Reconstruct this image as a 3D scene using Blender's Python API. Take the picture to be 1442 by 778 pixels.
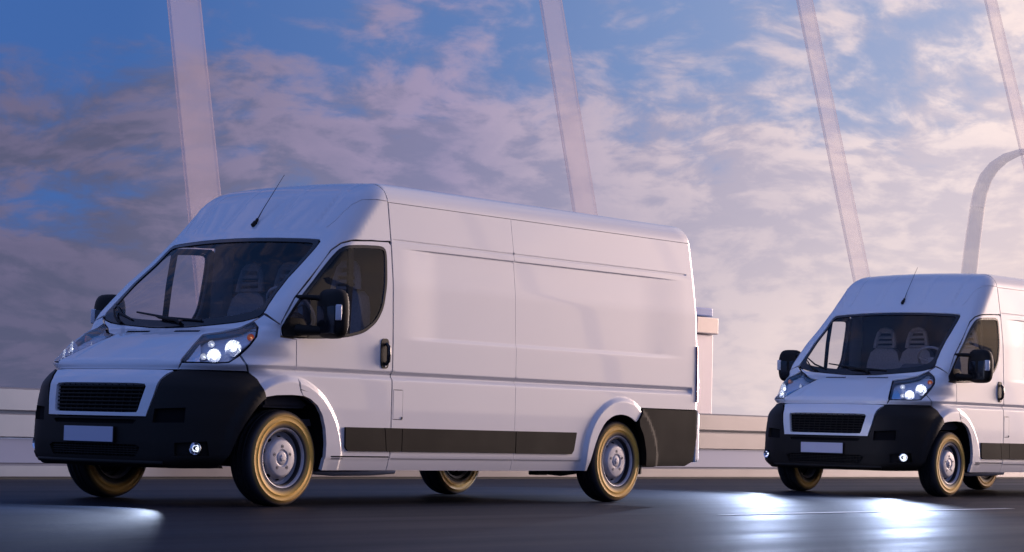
import bpy, bmesh, math, random
import numpy as np
from mathutils import Matrix, Vector
from mathutils.geometry import delaunay_2d_cdt

for o in list(bpy.data.objects):
    bpy.data.objects.remove(o)
SC = bpy.context.scene
COL = SC.collection
# ------------------------------------------------------------------ camera
cam_d = bpy.data.cameras.new('camera')
cam = bpy.data.objects.new('camera', cam_d)
COL.objects.link(cam)
SC.camera = cam
cam_d.sensor_width = 36.0
cam_d.lens = 36.0 * 3307.6 / 1442.0
cam_d.clip_start = 0.1
cam_d.clip_end = 9000.0
yaw, pitch, roll = -2.467832, 0.065621, 0.025125
Fv = Vector((math.cos(pitch) * math.cos(yaw), math.cos(pitch) * math.sin(yaw), math.sin(pitch)))
Rv = Fv.cross(Vector((0, 0, 1))).normalized(); Uv = Rv.cross(Fv)
c_, s_ = math.cos(roll), math.sin(roll)
R2 = Rv * c_ + Uv * s_; U2 = Uv * c_ - Rv * s_
M3 = Matrix((R2, U2, -Fv)).transposed()
cam.matrix_world = Matrix.Translation((11.1204, 12.6433, 0.5810)) @ M3.to_4x4()
# ------------------------------------------------------------------ sky, sun, exposure
SUN_AZ, SUN_EL = math.radians(168.0), math.radians(7.0)
SUN_DIR = Vector((math.cos(SUN_EL) * math.cos(SUN_AZ), math.cos(SUN_EL) * math.sin(SUN_AZ), math.sin(SUN_EL)))
SC.view_settings.view_transform = 'Standard'
SC.view_settings.look = 'None'
SC.view_settings.gamma = 1.0
SC.view_settings.exposure = 0.33
SC.view_settings.use_curve_mapping = False
SC.render.engine = 'CYCLES'
SC.cycles.max_bounces = 8
SC.cycles.transparent_max_bounces = 16
SC.cycles.caustics_reflective = False
SC.cycles.caustics_refractive = False
SC.cycles.sample_clamp_indirect = 6.0
SC.cycles.use_denoising = True

class NT:
    def __init__(s, tree): s.t = tree; s.n = tree.nodes; s.l = tree.links
    def node(s, kind, **kw):
        n = s.n.new(kind)
        for k, v in kw.items(): setattr(n, k, v)
        return n
    def put(s, sock, v):
        if isinstance(v, bpy.types.NodeSocket): s.l.new(v, sock)
        elif v is not None:
            try: sock.default_value = v
            except Exception: sock.default_value = tuple(v) + (1.0,)
    def math(s, op, a, b=None, c=None, clamp=False):
        n = s.node('ShaderNodeMath', operation=op, use_clamp=clamp)
        s.put(n.inputs[0], a)
        if b is not None: s.put(n.inputs[1], b)
        if c is not None: s.put(n.inputs[2], c)
        return n.outputs[0]
    def vmath(s, op, a, b=None, scale=None):
        n = s.node('ShaderNodeVectorMath', operation=op)
        s.put(n.inputs[0], a)
        if b is not None: s.put(n.inputs[1], b)
        if scale is not None: s.put(n.inputs['Scale'], scale)
        return n.outputs['Value'] if op in ('DOT_PRODUCT', 'LENGTH') else n.outputs[0]
    def ramp(s, fac, stops, interp='LINEAR'):
        n = s.node('ShaderNodeValToRGB'); r = n.color_ramp; r.interpolation = interp
        while len(r.elements) < len(stops): r.elements.new(0.5)
        for e, (p, c) in zip(r.elements, stops):
            e.position = p; e.color = (c[0], c[1], c[2], 1.0) if not isinstance(c, (int, float)) else (c, c, c, 1.0)
        s.put(n.inputs[0], fac)
        return n.outputs[0]
    def noise(s, vec, scale, detail=4, rough=0.5, dist=0.0):
        n = s.node('ShaderNodeTexNoise'); s.put(n.inputs['Vector'], vec)
        n.inputs['Scale'].default_value = scale; n.inputs['Detail'].default_value = detail
        n.inputs['Roughness'].default_value = rough; n.inputs['Distortion'].default_value = dist
        return n.outputs['Fac']
    def mix(s, fac, a, b, blend='MIX'):
        n = s.node('ShaderNodeMix', data_type='RGBA', blend_type=blend)
        s.put(n.inputs[0], fac); s.put(n.inputs[6], a); s.put(n.inputs[7], b)
        return n.outputs[2]
    def smooth(s, x, a, b):
        n = s.node('ShaderNodeMapRange', interpolation_type='SMOOTHSTEP')
        s.put(n.inputs[0], x); s.put(n.inputs[1], a); s.put(n.inputs[2], b)
        return n.outputs[0]

world = bpy.data.worlds.new('World')
SC.world = world
world.use_nodes = True
W = NT(world.node_tree)
W.n.clear()
tc = W.node('ShaderNodeTexCoord')
dirv = W.vmath('NORMALIZE', tc.outputs['Generated'])
sep = W.node('ShaderNodeSeparateXYZ'); W.put(sep.inputs[0], dirv)
dz = W.math('MAXIMUM', sep.outputs[2], 0.0)
hx = W.node('ShaderNodeCombineXYZ'); W.put(hx.inputs[0], sep.outputs[0]); W.put(hx.inputs[1], sep.outputs[1])
hdir = W.vmath('NORMALIZE', hx.outputs[0])
csun = W.vmath('DOT_PRODUCT', dirv, (math.cos(SUN_AZ), math.sin(SUN_AZ), 0.0))      # +1 towards the sun, -1 away
t = W.math('MULTIPLY_ADD', csun, 0.5, 0.5)
SKY_CLEAR = [(0.0, (.060, .165, .52)), (0.5, (.060, .150, .46)), (0.68, (.032, .108, .36)), (0.745, (.034, .105, .34)), (0.803, (.085, .165, .40)), (0.837, (.17, .25, .48)), (0.88, (.32, .37, .56)), (0.94, (.60, .52, .60)), (1.0, (1.4, 1.0, .74))]
SKY_CLOUD = [(0.0, (.15, .19, .44)), (0.48, (.34, .31, .50)), (0.68, (.12, .105, .19)), (0.745, (.132, .115, .185)), (0.803, (.31, .255, .38)), (0.837, (.50, .415, .47)), (0.88, (.80, .66, .635)), (0.94, (.98, .74, .64)), (1.0, (1.8, 1.2, .78))]
SKY_DARK = [(0.0, (.08, .12, .28)), (0.48, (.18, .18, .33)), (0.68, (.06, .07, .12)), (0.745, (.063, .070, .118)), (0.803, (.135, .15, .26)), (0.837, (.225, .225, .345)), (0.88, (.39, .36, .46)), (0.94, (.72, .56, .54)), (1.0, (1.4, .95, .64))]
clear = W.ramp(t, SKY_CLEAR)
cloud = W.ramp(t, SKY_CLOUD)
cdark = W.ramp(t, SKY_DARK)
nish = W.node('ShaderNodeTexSky', sky_type='NISHITA')
nish.sun_disc = False; nish.sun_elevation = SUN_EL
nish.sun_rotation = math.pi / 2 - SUN_AZ
nish.air_density = 1.4; nish.dust_density = 1.2; nish.ozone_density = 2.5
nsc = W.vmath('SCALE', nish.outputs[0], scale=0.06)
clear = W.mix(0.12, clear, nsc)
# cloud sheets: stretched along the horizon
zz = W.math('POWER', W.math('ADD', dz, 0.012), 0.72)                      # sheets lie flatter towards the horizon
cvx = W.node('ShaderNodeCombineXYZ'); W.put(cvx.inputs[0], sep.outputs[0]); W.put(cvx.inputs[1], sep.outputs[1]); W.put(cvx.inputs[2], W.math('MULTIPLY', zz, 1.75))
stv = cvx.outputs[0]
warp = W.node('ShaderNodeTexNoise'); W.put(warp.inputs['Vector'], stv); warp.inputs['Scale'].default_value = 7.0; warp.inputs['Detail'].default_value = 3
wv = W.vmath('SCALE', W.vmath('SUBTRACT', warp.outputs['Color'], (.5, .5, .5)), scale=0.075)
cv = W.vmath('ADD', stv, wv)
big = W.noise(cv, 7.0, 3, 0.5)
fine = W.noise(cv, 34.0, 10, 0.58, 0.1)
dens = W.math('ADD', W.math('MULTIPLY', big, 0.55), W.math('MULTIPLY', fine, 0.45))
# density a little nearer the sun, for lit and shaded flanks
off = W.vmath('ADD', cv, tuple(np.array([math.cos(SUN_AZ), math.sin(SUN_AZ), 0.55]) * 0.013))
big2 = W.noise(off, 7.0, 3, 0.5)
fine2 = W.noise(off, 34.0, 8, 0.56, 0.1)
dens2 = W.math('ADD', W.math('MULTIPLY', big2, 0.55), W.math('MULTIPLY', fine2, 0.45))
cover = W.ramp(t, [(0.0, 0.0), (0.5, 0.08), (0.745, -0.08), (0.803, 0.02), (0.837, 0.10), (0.88, 0.17), (1.0, 0.22)])
lowb = W.math('MULTIPLY', W.smooth(dz, 0.175, 0.03), 0.30)
d1 = W.math('ADD', W.math('ADD', dens, W.math('MULTIPLY', cover, 0.5)), lowb)
mask = W.smooth(d1, 0.46, 0.64)
lit = W.smooth(W.math('SUBTRACT', dens, dens2), -0.058, 0.068)
thick = W.smooth(d1, 0.55, 0.85)
shade = W.math('MULTIPLY', W.math('SUBTRACT', 1.0, W.math('MULTIPLY', thick, 0.45)), W.math('MULTIPLY_ADD', lit, 0.75, 0.25))
shade = W.math('ADD', shade, 0.12, clamp=True)
ccol = W.mix(shade, cdark, cloud)
skyc = W.mix(W.math('MULTIPLY', mask, 0.93), clear, ccol)
# warm haze lying along the horizon towards the sun
hz = W.math('MULTIPLY', W.smooth(dz, 0.13, 0.0), W.smooth(t, 0.79, 0.90))
skyc = W.mix(W.math('MULTIPLY', hz, 0.50), skyc, (.96, .75, .62, 1))
below = W.smooth(sep.outputs[2], -0.004, 0.004)
groundc = W.ramp(t, [(0.0, (.03, .035, .07)), (0.7, (.045, .05, .09)), (1.0, (.22, .17, .17))])
final = W.mix(below, groundc, skyc)
bg = W.node('ShaderNodeBackground'); W.put(bg.inputs[0], final); bg.inputs[1].default_value = 1.0
wo = W.node('ShaderNodeOutputWorld'); W.l.new(bg.outputs[0], wo.inputs[0])

sun_d = bpy.data.lights.new('sun', 'SUN')
sun_d.energy = 3.4; sun_d.color = (1.0, 0.75, 0.66); sun_d.angle = math.radians(24)
sun = bpy.data.objects.new('sun', sun_d); COL.objects.link(sun)
sun.rotation_euler = SUN_DIR.to_track_quat('Z', 'Y').to_euler()

# ------------------------------------------------------------------ materials
def mat(name, color, rough=0.5, metal=0.0, coat=0.0, coat_rough=0.05, spec=0.5, noise=None, bump=None, emit=None):
    m = bpy.data.materials.new(name); m.use_nodes = True
    N = NT(m.node_tree); b = m.node_tree.nodes['Principled BSDF']
    b.inputs['Base Color'].default_value = (*color, 1); b.inputs['Roughness'].default_value = rough
    b.inputs['Metallic'].default_value = metal; b.inputs['Coat Weight'].default_value = coat
    b.inputs['Coat Roughness'].default_value = coat_rough
    b.inputs['Specular IOR Level'].default_value = spec
    tcn = N.node('ShaderNodeTexCoord')
    if noise:
        sc, amt = noise
        f = N.noise(tcn.outputs['Object'], sc, 5, 0.55)
        lo = tuple(c * (1 - amt) for c in color); hi = tuple(min(1, c * (1 + amt)) for c in color)
        N.put(b.inputs['Base Color'], N.ramp(f, [(0.3, lo), (0.7, hi)]))
        N.put(b.inputs['Roughness'], N.math('MULTIPLY_ADD', f, 0.16, rough - 0.08))
    if bump:
        sc, st = bump
        f = N.noise(tcn.outputs['Object'], sc, 4, 0.6)
        bn = N.node('ShaderNodeBump'); bn.inputs['Strength'].default_value = st; bn.inputs['Distance'].default_value = 0.004
        N.put(bn.inputs['Height'], f); N.l.new(bn.outputs[0], b.inputs['Normal'])
    if emit:
        b.inputs['Emission Color'].default_value = (*emit[0], 1); b.inputs['Emission Strength'].default_value = emit[1]
    return m
def glass_mat(name, tint, rough=0.0, refl=1.0):
    m = bpy.data.materials.new(name); m.use_nodes = True
    N = NT(m.node_tree); N.n.clear()
    tr = N.node('ShaderNodeBsdfTransparent'); tr.inputs[0].default_value = (*tint, 1)
    gl = N.node('ShaderNodeBsdfGlossy'); gl.inputs['Roughness'].default_value = rough; gl.inputs[0].default_value = (refl, refl, refl, 1)
    fr = N.node('ShaderNodeFresnel'); gn = N.node('ShaderNodeNewGeometry')
    N.put(fr.inputs[0], N.math('MULTIPLY_ADD', gn.outputs['Backfacing'], 1 / 1.45 - 1.45, 1.45))
    mx = N.node('ShaderNodeMixShader'); N.l.new(fr.outputs[0], mx.inputs[0]); N.l.new(tr.outputs[0], mx.inputs[1]); N.l.new(gl.outputs[0], mx.inputs[2])
    o = N.node('ShaderNodeOutputMaterial'); N.l.new(mx.outputs[0], o.inputs[0])
    return m
PAINT = mat('white_paint', (.80, .79, .80), 0.42, coat=1.0, coat_rough=0.03, noise=(0.8, 0.012))
BLACK = mat('black_plastic', (.016, .0125, .010), 0.55, spec=.22, noise=(3.0, 0.12), bump=(260, 0.06))
TRIM = mat('grained_trim', (.008, .0062, .0045), 0.8, spec=.25, noise=(3.0, 0.12), bump=(260, 0.08))
GLOSS = mat('gloss_black', (.012, .012, .015), 0.18)
RUBBER = mat('rubber', (.012, .012, .013), 0.65)
DARK = mat('shadow_black', (.008, .008, .009), 0.9, spec=.1)
CHROME = mat('chrome', (.82, .84, .88), 0.10, metal=1.0)
SILVER = mat('wheel_silver', (.58, .56, .58), 0.42, metal=0.2, noise=(9, 0.10))
STEEL = mat('dark_steel', (.10, .10, .12), 0.5, metal=0.6)
PLATE = mat('plate_white', (.62, .60, .70), 0.45)
CABIN = mat('cabin_grey', (.085, .08, .085), 0.85)
SEATM = mat('seat_cloth', (.34, .31, .31), 0.9, noise=(60, 0.15))
RED = mat('tail_red', (.35, .02, .02), 0.2, coat=0.6)
AMBER = mat('amber_lens', (.75, .26, .04), 0.25, coat=0.5)
GLASS = glass_mat('window_glass', (.86, .86, .89), refl=.6)
LENS = glass_mat('lamp_lens', (.93, .94, .97))
LAMP = mat('lamp_bulb', (.9, .92, 1.0), 0.3, emit=((.86, .92, 1.0), 9.0))
LAMP2 = mat('side_lamp', (.9, .92, 1.0), 0.3, emit=((.86, .92, 1.0), 1.3))
INDIC = mat('indicator_bulb', (.9, .5, .2), 0.3, emit=((1.0, .5, .2), .5))
def reflector_mat():
    m = mat('lamp_reflector', (.80, .80, .84), 0.25, metal=.12)
    N = NT(m.node_tree); b = m.node_tree.nodes['Principled BSDF']
    tcn = N.node('ShaderNodeTexCoord')
    v = N.node('ShaderNodeTexVoronoi'); N.put(v.inputs['Vector'], tcn.outputs['Object']); v.inputs['Scale'].default_value = 55
    bn = N.node('ShaderNodeBump'); bn.inputs['Strength'].default_value = 0.5; bn.inputs['Distance'].default_value = 0.006
    N.put(bn.inputs['Height'], v.outputs['Distance']); N.l.new(bn.outputs[0], b.inputs['Normal'])
    return m
REFL = reflector_mat()
CLEARM = mat('silver_paint', (.55, .54, .56), .35, metal=.3)
def tyre_mat():
    m = mat('tyre', (.014, .014, .016), 0.62)
    N = NT(m.node_tree); b = m.node_tree.nodes['Principled BSDF']
    tcn = N.node('ShaderNodeTexCoord')
    s = N.node('ShaderNodeSeparateXYZ'); N.put(s.inputs[0], tcn.outputs['Object'])
    r = N.math('SQRT', N.math('ADD', N.math('POWER', s.outputs[0], 2.0), N.math('POWER', s.outputs[2], 2.0)))
    ay = N.math('ABSOLUTE', s.outputs[1])
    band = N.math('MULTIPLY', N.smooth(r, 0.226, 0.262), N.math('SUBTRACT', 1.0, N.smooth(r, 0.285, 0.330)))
    ang = N.math('ARCTAN2', s.outputs[2], s.outputs[0])
    blocks = N.math('GREATER_THAN', N.math('SINE', N.math('ADD', N.math('MULTIPLY', ang, 64.0), N.math('MULTIPLY', s.outputs[1], 60.0))), -0.55)
    blocks = N.math('MAXIMUM', blocks, N.math('LESS_THAN', r, 0.334))
    nz = N.noise(tcn.outputs['Object'], 22, 5, 0.6)
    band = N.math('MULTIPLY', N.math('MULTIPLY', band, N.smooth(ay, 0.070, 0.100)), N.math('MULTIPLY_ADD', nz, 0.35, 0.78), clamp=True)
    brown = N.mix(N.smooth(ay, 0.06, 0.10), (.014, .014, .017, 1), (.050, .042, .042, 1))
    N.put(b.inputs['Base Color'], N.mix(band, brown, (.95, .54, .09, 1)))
    bn = N.node('ShaderNodeBump'); bn.inputs['Strength'].default_value = 0.5; bn.inputs['Distance'].default_value = 0.004
    N.put(bn.inputs['Height'], N.math('MULTIPLY_ADD', nz, 0.3, blocks)); N.l.new(bn.outputs[0], b.inputs['Normal'])
    return m
TYRE = tyre_mat()
CONCRETE = mat('pale_panel', (.25, .235, .245), 0.40, metal=.5, noise=(1.3, 0.06))
PIERM = mat('pale_pier_stone', (.80, .72, .70), 0.5, metal=.2, noise=(1.3, .05))
CONC2 = mat('grey_concrete', (.34, .34, .36), 0.8, noise=(1.1, 0.12))
STEELW = mat('white_steel', (.84, .82, .82), 0.30, metal=.35, noise=(0.5, 0.04))
def sheer(name, color, a):
    m = mat(name, color, 0.5); N = NT(m.node_tree); b = m.node_tree.nodes['Principled BSDF']
    b.inputs['Alpha'].default_value = a
    return m
STRUTM = sheer('translucent_cladding', (.88, .70, .70), .28)
POSTM = sheer('translucent_post', (.97, .86, .80), .30)

# ------------------------------------------------------------------ helpers
def link(name, me, m, parent=None, loc=None, rot=None):
    o = bpy.data.objects.new(name, me); COL.objects.link(o)
    if m is not None and me is not None and len(me.materials) == 0: me.materials.append(m)
    if parent is not None: o.parent = parent
    if loc is not None: o.location = loc
    if rot is not None: o.rotation_euler = rot
    return o
def empty(name, loc=(0, 0, 0), rz=0, label=None, cat=None, group=None, parent=None):
    o = bpy.data.objects.new(name, None); COL.objects.link(o); o.location = loc; o.rotation_euler = (0, 0, rz)
    o.empty_display_size = 0.2
    if parent: o.parent = parent
    return tag(o, label, cat, group)
def tag(o, label=None, cat=None, group=None, kind=None):
    if label: o['label'] = label
    if cat: o['category'] = cat
    if group: o['group'] = group
    if kind: o['kind'] = kind
    return o
def bm_obj(name, bm, m, parent=None, smooth=None, **kw):
    bmesh.ops.recalc_face_normals(bm, faces=bm.faces)
    me = bpy.data.meshes.new(name); bm.to_mesh(me); bm.free()
    if smooth is not None:
        me.shade_smooth()
        if smooth < 180: me.set_sharp_from_angle(angle=math.radians(smooth))
    return link(name, me, m, parent, **kw)
def box(bm, c, s, rz=0, ry=0, rx=0, bevel=0.0, seg=2):
    M = Matrix.Translation(c) @ Matrix.Rotation(rz, 4, 'Z') @ Matrix.Rotation(ry, 4, 'Y') @ Matrix.Rotation(rx, 4, 'X') @ Matrix.Diagonal((s[0], s[1], s[2], 1))
    r = bmesh.ops.create_cube(bm, size=1, matrix=M)
    if bevel:
        es = list({e for v in r['verts'] for e in v.link_edges})
        bmesh.ops.bevel(bm, geom=es, offset=bevel, segments=seg, affect='EDGES', profile=0.6)
def tube(bm, pts, rad, n=10, cap=True):
    pts = [Vector(p) for p in pts]; rings = []
    if not isinstance(rad, (list, tuple)): rad = [rad] * len(pts)
    prev = None
    for i, p in enumerate(pts):
        d = (pts[min(i + 1, len(pts) - 1)] - pts[max(i - 1, 0)]).normalized()
        a = d.orthogonal().normalized() if prev is None else (prev - d * prev.dot(d)).normalized()
        prev = a; b = d.cross(a)
        rings.append([bm.verts.new(p + (a * math.cos(2 * math.pi * k / n) + b * math.sin(2 * math.pi * k / n)) * rad[i]) for k in range(n)])
    for r0, r1 in zip(rings, rings[1:]):
        for k in range(n): bm.faces.new((r0[k], r0[(k + 1) % n], r1[(k + 1) % n], r1[k]))
    if cap:
        bm.faces.new(rings[0]); bm.faces.new(rings[-1])
def lathe(bm, prof, n=48, axis='Y', closed=False):
    """prof: list of (radius, offset along the axis)"""
    rings = []
    for r, h in prof:
        if r < 1e-5: rings.append([bm.verts.new((0, h, 0))])
        else: rings.append([bm.verts.new((r * math.cos(2 * math.pi * k / n), h, r * math.sin(2 * math.pi * k / n))) for k in range(n)])
    prs = list(zip(rings, rings[1:])) + ([(rings[-1], rings[0])] if closed else [])
    for a, b in prs:
        if len(a) == 1 and len(b) == 1: continue
        for k in range(n):
            k2 = (k + 1) % n
            if len(a) == 1: bm.faces.new((a[0], b[k], b[k2]))
            elif len(b) == 1: bm.faces.new((a[k], a[k2], b[0]))
            else: bm.faces.new((a[k], a[k2], b[k2], b[k]))
def prism(bm, poly, y0, y1):
    """poly in (x,z), extruded along y"""
    a = [bm.verts.new((x, y0, z)) for x, z in poly]; b = [bm.verts.new((x, y1, z)) for x, z in poly]
    bm.faces.new(a); bm.faces.new(b[::-1])
    for i in range(len(poly)): bm.faces.new((a[i], a[(i + 1) % len(poly)], b[(i + 1) % len(poly)], b[i]))
# ---- body surface of the van: X forward (0 at the nose, -6.12 at the tail), y to the van's left, z up ----
def smooth_table(zs, vs, w=0.03):
    zz = np.linspace(0.0, 2.8, 1121)
    t = np.interp(zz, zs, vs)
    n = max(1, int(w / 0.0025))
    k = np.hanning(2 * n + 3); k /= k.sum()
    tp = np.pad(t, n + 1, mode='edge')
    return zz, np.convolve(tp, k, mode='valid')
# nose / bonnet / windscreen / cap profile on the centre line
XF_Z, XF_V = smooth_table([0.20, 0.27, 0.30, 0.345, 0.43, 0.62, 0.72, 0.84, 0.90, 0.945, 0.985, 1.02, 1.10, 1.19, 1.268, 1.40, 1.50, 1.636, 1.795, 1.965, 2.02, 2.60],
                          [-.12, -.07, -.02, -.015, -.01, -.015, -.03, -.055, -.10, -.165, -.165, -.19, -.35, -.54, -.73, -.805, -.885, -1.01, -1.195, -1.375, -1.44, -2.04], 0.022)
XF_N = np.sqrt(1 + np.gradient(XF_V, XF_Z) ** 2)
kk = np.hanning(41); kk /= kk.sum()
XF_N = np.convolve(np.pad(XF_N, 20, mode='edge'), kk, mode='valid')
YS_Z, YS_V = smooth_table([0.20, 0.27, 0.34, 0.45, 0.90, 1.25, 1.65, 1.95, 2.28, 2.60],
                          [.95, .975, .995, 1.0, 1.0, .997, .984, .952, .905, .855], 0.06)
RF_Z, RF_V = smooth_table([0.3, 0.95, 1.02, 1.15, 1.27, 1.4, 1.95, 2.25, 2.6],
                          [.40, .43, .33, .17, .10, .09, .10, .12, .14], 0.04)
BW_Z, BW_V = smooth_table([0.3, 0.95, 1.05, 1.15, 1.3, 1.4, 1.5, 1.64, 1.8, 1.95, 2.4], [.18, .18, .13, .08, .06, .08, .11, .14, .165, .18, .12], 0.05)
def sstep(a, b, x):
    t = np.clip((x - a) / (b - a), 0, 1)
    return t * t * (3 - 2 * t)
AXF, AXR, AZ = -0.948, -4.983, 0.345
def side_disp(X, z):
    d = np.zeros_like(X)
    # swage groove under the belt, all the way along
    g = np.where(z > 0.968, sstep(1.000, 0.968, z), sstep(0.925, 0.968, z))
    d = d - 0.024 * g * sstep(-6.05, -6.01, X) * sstep(-0.20, -0.7, X)
    # large pressed panel
    m = sstep(1.235, 1.272, z) * sstep(1.934, 1.922, z) * sstep(-5.970, -5.25, X) * sstep(-2.150, -2.62, X)
    d = d - 0.0095 * m
    # drip rail
    d = d - 0.005 * (sstep(1.975, 1.981, z) * sstep(1.995, 1.989, z)) * sstep(-2.07, -2.09, X) * sstep(-5.98, -5.96, X)
    # rear wheel flare
    r = np.hypot(X - AXR, z - AZ)
    r = np.where((z < AZ), np.abs(X - AXR) - 0.06 * np.clip(AZ - z, 0, 1), r)
    r = r + 0.012 * sstep(-5.15, -5.3, X)
    d = d + 0.030 * sstep(0.545, 0.495, r)
    r = np.hypot(X - AXF, z - AZ)
    r = np.where((z < AZ), np.abs(X - AXF), r)
    d = d + 0.034 * sstep(0.592, 0.535, r) * sstep(-0.15, -0.6, X)
    # sill step
    d = d - 0.012 * sstep(0.352, 0.340, z) * sstep(-1.2, -1.4, X) * sstep(-4.45, -4.40, X)
    return d
X_REAR = -6.16
def body_f(P):
    X, y, z = P[..., 0], np.abs(P[..., 1]), P[..., 2]
    xf = np.interp(z, XF_Z, XF_V) - np.interp(z, BW_Z, BW_V) * y * y
    n = np.interp(z, XF_Z, XF_N)
    F1 = (X - xf) / n
    # pressed flutes of the roof cap and bonnet
    zz = sstep(2.03, 2.09, z)
    F1 = F1 + zz * 0.010 * (sstep(.62, .645, y) - sstep(.655, .70, y)) + zz * 0.008 * (sstep(.22, .26, y) - sstep(.27, .31, y))
    hb = sstep(1.0, 1.03, z) * sstep(1.24, 1.2, z)
    F1 = F1 + hb * 0.006 * sstep(.44, .50, y)
    F2 = y - np.interp(z, YS_Z, YS_V) - side_disp(X, z)
    r = np.interp(z, RF_Z, RF_V)
    u, v = np.maximum(F1 + r, 0), np.maximum(F2 + r, 0)
    f = np.minimum(np.maximum(F1 + r, F2 + r), 0) + np.hypot(u, v) - r
    F3 = z - (2.444 - 0.028 * y * y)
    r = 0.15
    u, v = np.maximum(f + r, 0), np.maximum(F3 + r, 0)
    f = np.minimum(np.maximum(f + r, F3 + r), 0) + np.hypot(u, v) - r
    F4 = (X_REAR + 0.03 * sstep(1.2, 2.5, z)) - X
    r = 0.06
    u, v = np.maximum(f + r, 0), np.maximum(F4 + r, 0)
    return np.minimum(np.maximum(f + r, F4 + r), 0) + np.hypot(u, v) - r
S2 = 0.5 ** 0.5
QC = np.array([-2.7, 0.0, 1.0])
def dom_ray(dom, a, b):
    a, b = np.asarray(a, float), np.asarray(b, float)
    o = np.zeros_like(a); l = o + 1
    if dom == 'S': return np.stack([a, o + 0.3, b], -1), np.stack([o, l, o], -1), 1.2
    if dom == 'F': return np.stack([np.interp(b, XF_Z, XF_V) - 1.0, a, b], -1), np.stack([l, o, o], -1), 1.2
    if dom == 'C': return np.stack([-a * S2 - .7 * S2, a * S2 - .7 * S2, b], -1), np.stack([l * S2, l * S2, o], -1), 2.2
    if dom == 'R': return np.stack([a, o, o + 1.6], -1), np.stack([o, np.sin(b), np.cos(b)], -1), 1.6
    if dom == 'T': return np.stack([o - 5.2, a, b], -1), np.stack([-l, o, o], -1), 1.3
    if dom == 'Q': return np.stack([o + QC[0], o + QC[1], o + QC[2]], -1), np.stack([np.cos(b) * np.cos(a), np.cos(b) * np.sin(a), np.sin(b)], -1), 3.4
def dom_inv(dom, P):
    X, y, z = P[..., 0], P[..., 1], P[..., 2]
    if dom == 'S': return np.stack([X, z], -1)
    if dom in 'FT': return np.stack([y, z], -1)
    if dom == 'C': return np.stack([(y - X) * S2, z], -1)
    if dom == 'R': return np.stack([X, np.arctan2(y, z - 1.6)], -1)
    d = P - QC
    return np.stack([np.arctan2(d[..., 1], d[..., 0]), np.arctan2(d[..., 2], np.hypot(d[..., 0], d[..., 1]))], -1)
def on_surface(dom, a, b, f=body_f):
    O, D, smax = dom_ray(dom, a, b)
    lo = np.zeros(O.shape[0]); hi = lo + smax
    for _ in range(30):
        m = (lo + hi) / 2
        inside = f(O + D * m[:, None]) < 0
        lo = np.where(inside, m, lo); hi = np.where(inside, hi, m)
    return O + D * lo[:, None]
def grad(P, f=body_f, e=0.0015):
    g = np.stack([f(P + np.array(v) * e) - f(P - np.array(v) * e) for v in ((1, 0, 0), (0, 1, 0), (0, 0, 1))], -1)
    return g / np.maximum(np.linalg.norm(g, axis=-1, keepdims=True), 1e-9)

# ------------------------------------------------------------------ curved panels cut out of the body surface
DSCALE = {'S': (1, 1), 'F': (1, 1), 'C': (1, 1), 'T': (1, 1), 'R': (1, .9), 'Q': (1.6, 2.0), 'B': (1.2, 1)}
def dray(dom, a, b):
    if dom == 'B':
        a, b = np.asarray(a, float), np.asarray(b, float); o = np.zeros_like(a)
        return np.stack([o - 1.3, o, b], -1), np.stack([np.cos(a), np.sin(a), o], -1), 1.7
    return dom_ray(dom, a, b)
def dinv(dom, P):
    if dom == 'B': return np.stack([np.arctan2(P[..., 1], P[..., 0] + 1.3), P[..., 2]], -1)
    return dom_inv(dom, P)
def surf(dom, a, b):
    O, D, smax = dray(dom, a, b)
    lo = np.zeros(O.shape[0]); hi = lo + smax
    for _ in range(28):
        m = (lo + hi) / 2; ins = body_f(O + D * m[:, None]) < 0
        lo = np.where(ins, m, lo); hi = np.where(ins, hi, m)
    return O + D * lo[:, None]
def conv(dom, loop, d0=None):
    """loop: list of (a,b) in dom, or (other_dom,a,b)"""
    out = []
    for q in loop:
        if len(q) == 3 and q[0] != dom:
            P = surf(q[0], np.array([q[1]]), np.array([q[2]])); out.append(tuple(dinv(dom, P)[0]))
        else: out.append(tuple(q[-2:]))
    return out
def mirror_loop(half):
    """half outline from the centre line round to the centre line; first coordinate changes sign"""
    flip = [((q[0], -q[1], q[2]) if len(q) == 3 and q[0] != 'S' and q[0] != 'R' else (('S-', q[1], q[2]) if len(q) == 3 and q[0] == 'S' else (('R', q[1], -q[2]) if len(q) == 3 else (-q[0], q[1])))) for q in half]
    return half, flip
def area2(p):
    p = np.array(p); x, y = p[:, 0], p[:, 1]
    return np.sum(x * np.roll(y, -1) - y * np.roll(x, -1))
def inpoly(px, py, poly):
    poly = np.array(poly); x0, y0 = poly[:, 0], poly[:, 1]; x1, y1 = np.roll(x0, -1), np.roll(y0, -1)
    res = np.zeros(px.shape, bool)
    for a, b, c, d in zip(x0, y0, x1, y1):
        if b == d: continue
        m = ((b > py) != (d > py)) & (px < (c - a) * (py - b) / (d - b) + a)
        res ^= m
    return res
def densify(p, step):
    out = []
    for a, b in zip(p, p[1:] + p[:1]):
        a, b = np.array(a), np.array(b); L = np.linalg.norm(b - a); n = max(1, int(math.ceil(L / step)))
        out += [tuple(a + (b - a) * k / n) for k in range(n)]
    return out
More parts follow.
